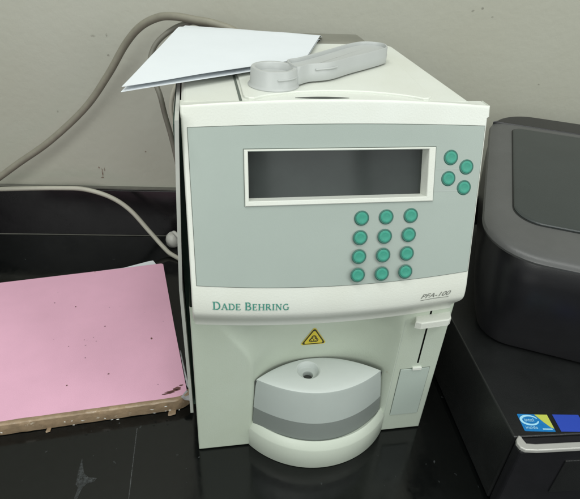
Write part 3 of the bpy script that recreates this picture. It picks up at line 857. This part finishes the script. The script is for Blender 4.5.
# scuffs on the wall and marks on the bench
def wall_blot(t, z, rx, rz, seed, m):
    bm = bmesh.new(); V = []
    for k in range(18):
        a = 2*math.pi*k/18; q = 1+.6*noise.noise(Vector((math.cos(a)*2+seed, math.sin(a)*2, seed*3)))
        V.append(bm.verts.new(Wt*(t+rx*q*math.cos(a))+Wd*.4597+Vector((0, 0, z+rz*q*math.sin(a)))))
    bm.faces.new(V); return from_bm('wall_scuff', bm, m)
sc = faint('scuff', (.22, .21, .17), .55, 300); sr = faint('rust_scuff', (.24, .11, .07), .9, 300)
wm = empty('wall_marks', (0, .45, .1), 'small rusty brown scuff marks low on the wall above the skirting, left of the analyser', 'scuff marks')
for t, z, rx, rz, s, m in ((-.1930, .1150, .0012, .0075, 1, sr), (-.1975, .1235, .0014, .0020, 2, sr), (-.1890, .1205, .0010, .0035, 8, sr), (-.1945, .1060, .0025, .0012, 4, sr), (-.119, .1540, .0014, .0012, 5, sr)):
    o = wall_blot(t, z, rx, rz, s, m); part(wm, o)
wm2 = empty('wall_marks', (0, .45, .3), 'faint grey scuff marks scattered on the upper wall above the arching cable', 'scuff marks')
for t, z, rx, rz, s, m in ((-.176, .329, .0035, .0015, 3, sc), (-.157, .331, .0012, .0022, 6, sc), (-.158, .303, .0018, .0015, 7, sc), (-.246, .216, .0012, .0018, 9, sc), (.3705, .386, .0022, .0015, 10, sc), (.384, .390, .0018, .0018, 11, sc), (.402, .379, .002, .0012, 12, sc), (.504, .285, .002, .0012, 13, sc)):
    o = wall_blot(t, z, rx, rz, s, m); part(wm2, o)
dm = bmesh.new()
def poly(bm, pts, z=.0004): bm.faces.new([bm.verts.new((x, y, z)) for x, y in pts])
poly(dm, [(-.1215, .0170), (-.1195, .0080), (-.1165, -.0020), (-.1110, -.0070), (-.1030, -.0085), (-.1050, -.0120), (-.1120, -.0135), (-.1160, -.0180), (-.1200, -.0330), (-.1225, -.0320), (-.1200, -.0170), (-.1230, -.0130), (-.1228, .0040)])
tag(from_bm('dust_smudge', dm, M['dustmark']), 'grey arrow-shaped dust smudge on the black bench in front of the folder', 'smudge')
random.seed(21)
dm = bmesh.new()
for i in range(170):
    x, y = random.uniform(-.32, .30), random.uniform(-.13, .42); q = random.choice((.0003, .0004, .0006, .0009)); a0 = random.uniform(0, 3)
    l = random.uniform(1, 2.6)
    poly(dm, [(x+q*l*math.cos(t)*math.cos(a0)-q*math.sin(t)*math.sin(a0), y+q*l*math.cos(t)*math.sin(a0)+q*math.sin(t)*math.cos(a0)) for t in [k*math.pi/4+.3*math.sin(i+k) for k in range(8)]], .0003)
tag(from_bm('bench_dust', dm, M['dustmark']), kind='stuff')
dm = bmesh.new(); poly(dm, [(-.0685, .0480), (-.0675, .0480), (-.0690, -.0400), (-.0694, -.1200), (-.0704, -.1200), (-.0700, -.0400)])
tag(from_bm('scratch', dm, M['scratchmark']), 'long thin pale scratch on the black bench between folder and analyser', 'scratch')

# ------------------------------------------------------------------ camera
cam = bpy.data.cameras.new('camera'); co = bpy.data.objects.new('camera', cam); COL.objects.link(co); S.camera = co
R_ = Vector((.98564528, -.16017657, .05335591)); U_ = Vector((.04412015, .54942895, .83437476)); F_ = Vector((.16296256, .82004347, -.54860906))
mw = Matrix((R_, U_, -F_)).transposed().to_4x4(); mw.translation = (.01528352, -.34500265, .49513796); co.matrix_world = mw
cam.sensor_fit = 'HORIZONTAL'; cam.sensor_width = 36; cam.lens = 517.52/580*36
cam.clip_start = .01; cam.clip_end = 50

# ------------------------------------------------------------------ light: ceiling lamps, plus added front fill and screen-reflection panels
w = bpy.data.worlds.new('World'); S.world = w; w.use_nodes = True
bg = w.node_tree.nodes['Background']; bg.inputs[0].default_value = (.95, 1.0, .97, 1); bg.inputs[1].default_value = .44
def area(name, loc, target, sx, sy, energy, col):
    l = bpy.data.lights.new(name, 'AREA'); l.shape = 'RECTANGLE'; l.size = sx; l.size_y = sy; l.energy = energy; l.color = col
    o = bpy.data.objects.new(name, l); COL.objects.link(o); o.location = loc
    o.rotation_euler = (Vector(target)-Vector(loc)).to_track_quat('-Z', 'Y').to_euler(); return o
area('ceiling_lamp', (-.25, -.30, 2.0), (.1, .2, .2), 1.3, .35, 14, (.98, 1, .96))
area('ceiling_lamp', (.9, -1.0, 2.1), (.1, .2, .2), 1.2, .35, 12, (.98, 1, .98))
area('front_fill', (-1.05, -2.1, 1.15), (.1, .1, .25), 1.3, 1.2, 22, (.98, 1, .97))  # added fill from behind the camera, brightens the front faces
area('front_fill', (2.3, -1.7, 1.15), (.1, .1, .25), 1.1, 1.2, 18, (.98, 1, .97))  # second added fill, off to the right
area('screen_reflection_fill', (.58, -2.1, 1.10), (.58, .1, 1.0), .46, 1.3, 2.4, (.92, 1, .97))  # added panel, shaped to put a bright block into the screen reflection
area('screen_reflection_fill', (1.02, -2.1, 1.25), (1.02, .1, 1.15), .26, 1.2, .8, (.92, 1, .97))  # narrower, dimmer added panel for the same screen reflection
S.view_settings.view_transform = 'Standard'; S.view_settings.look = 'None'; S.view_settings.gamma = 1; S.view_settings.exposure = .05
S.render.engine = 'CYCLES'
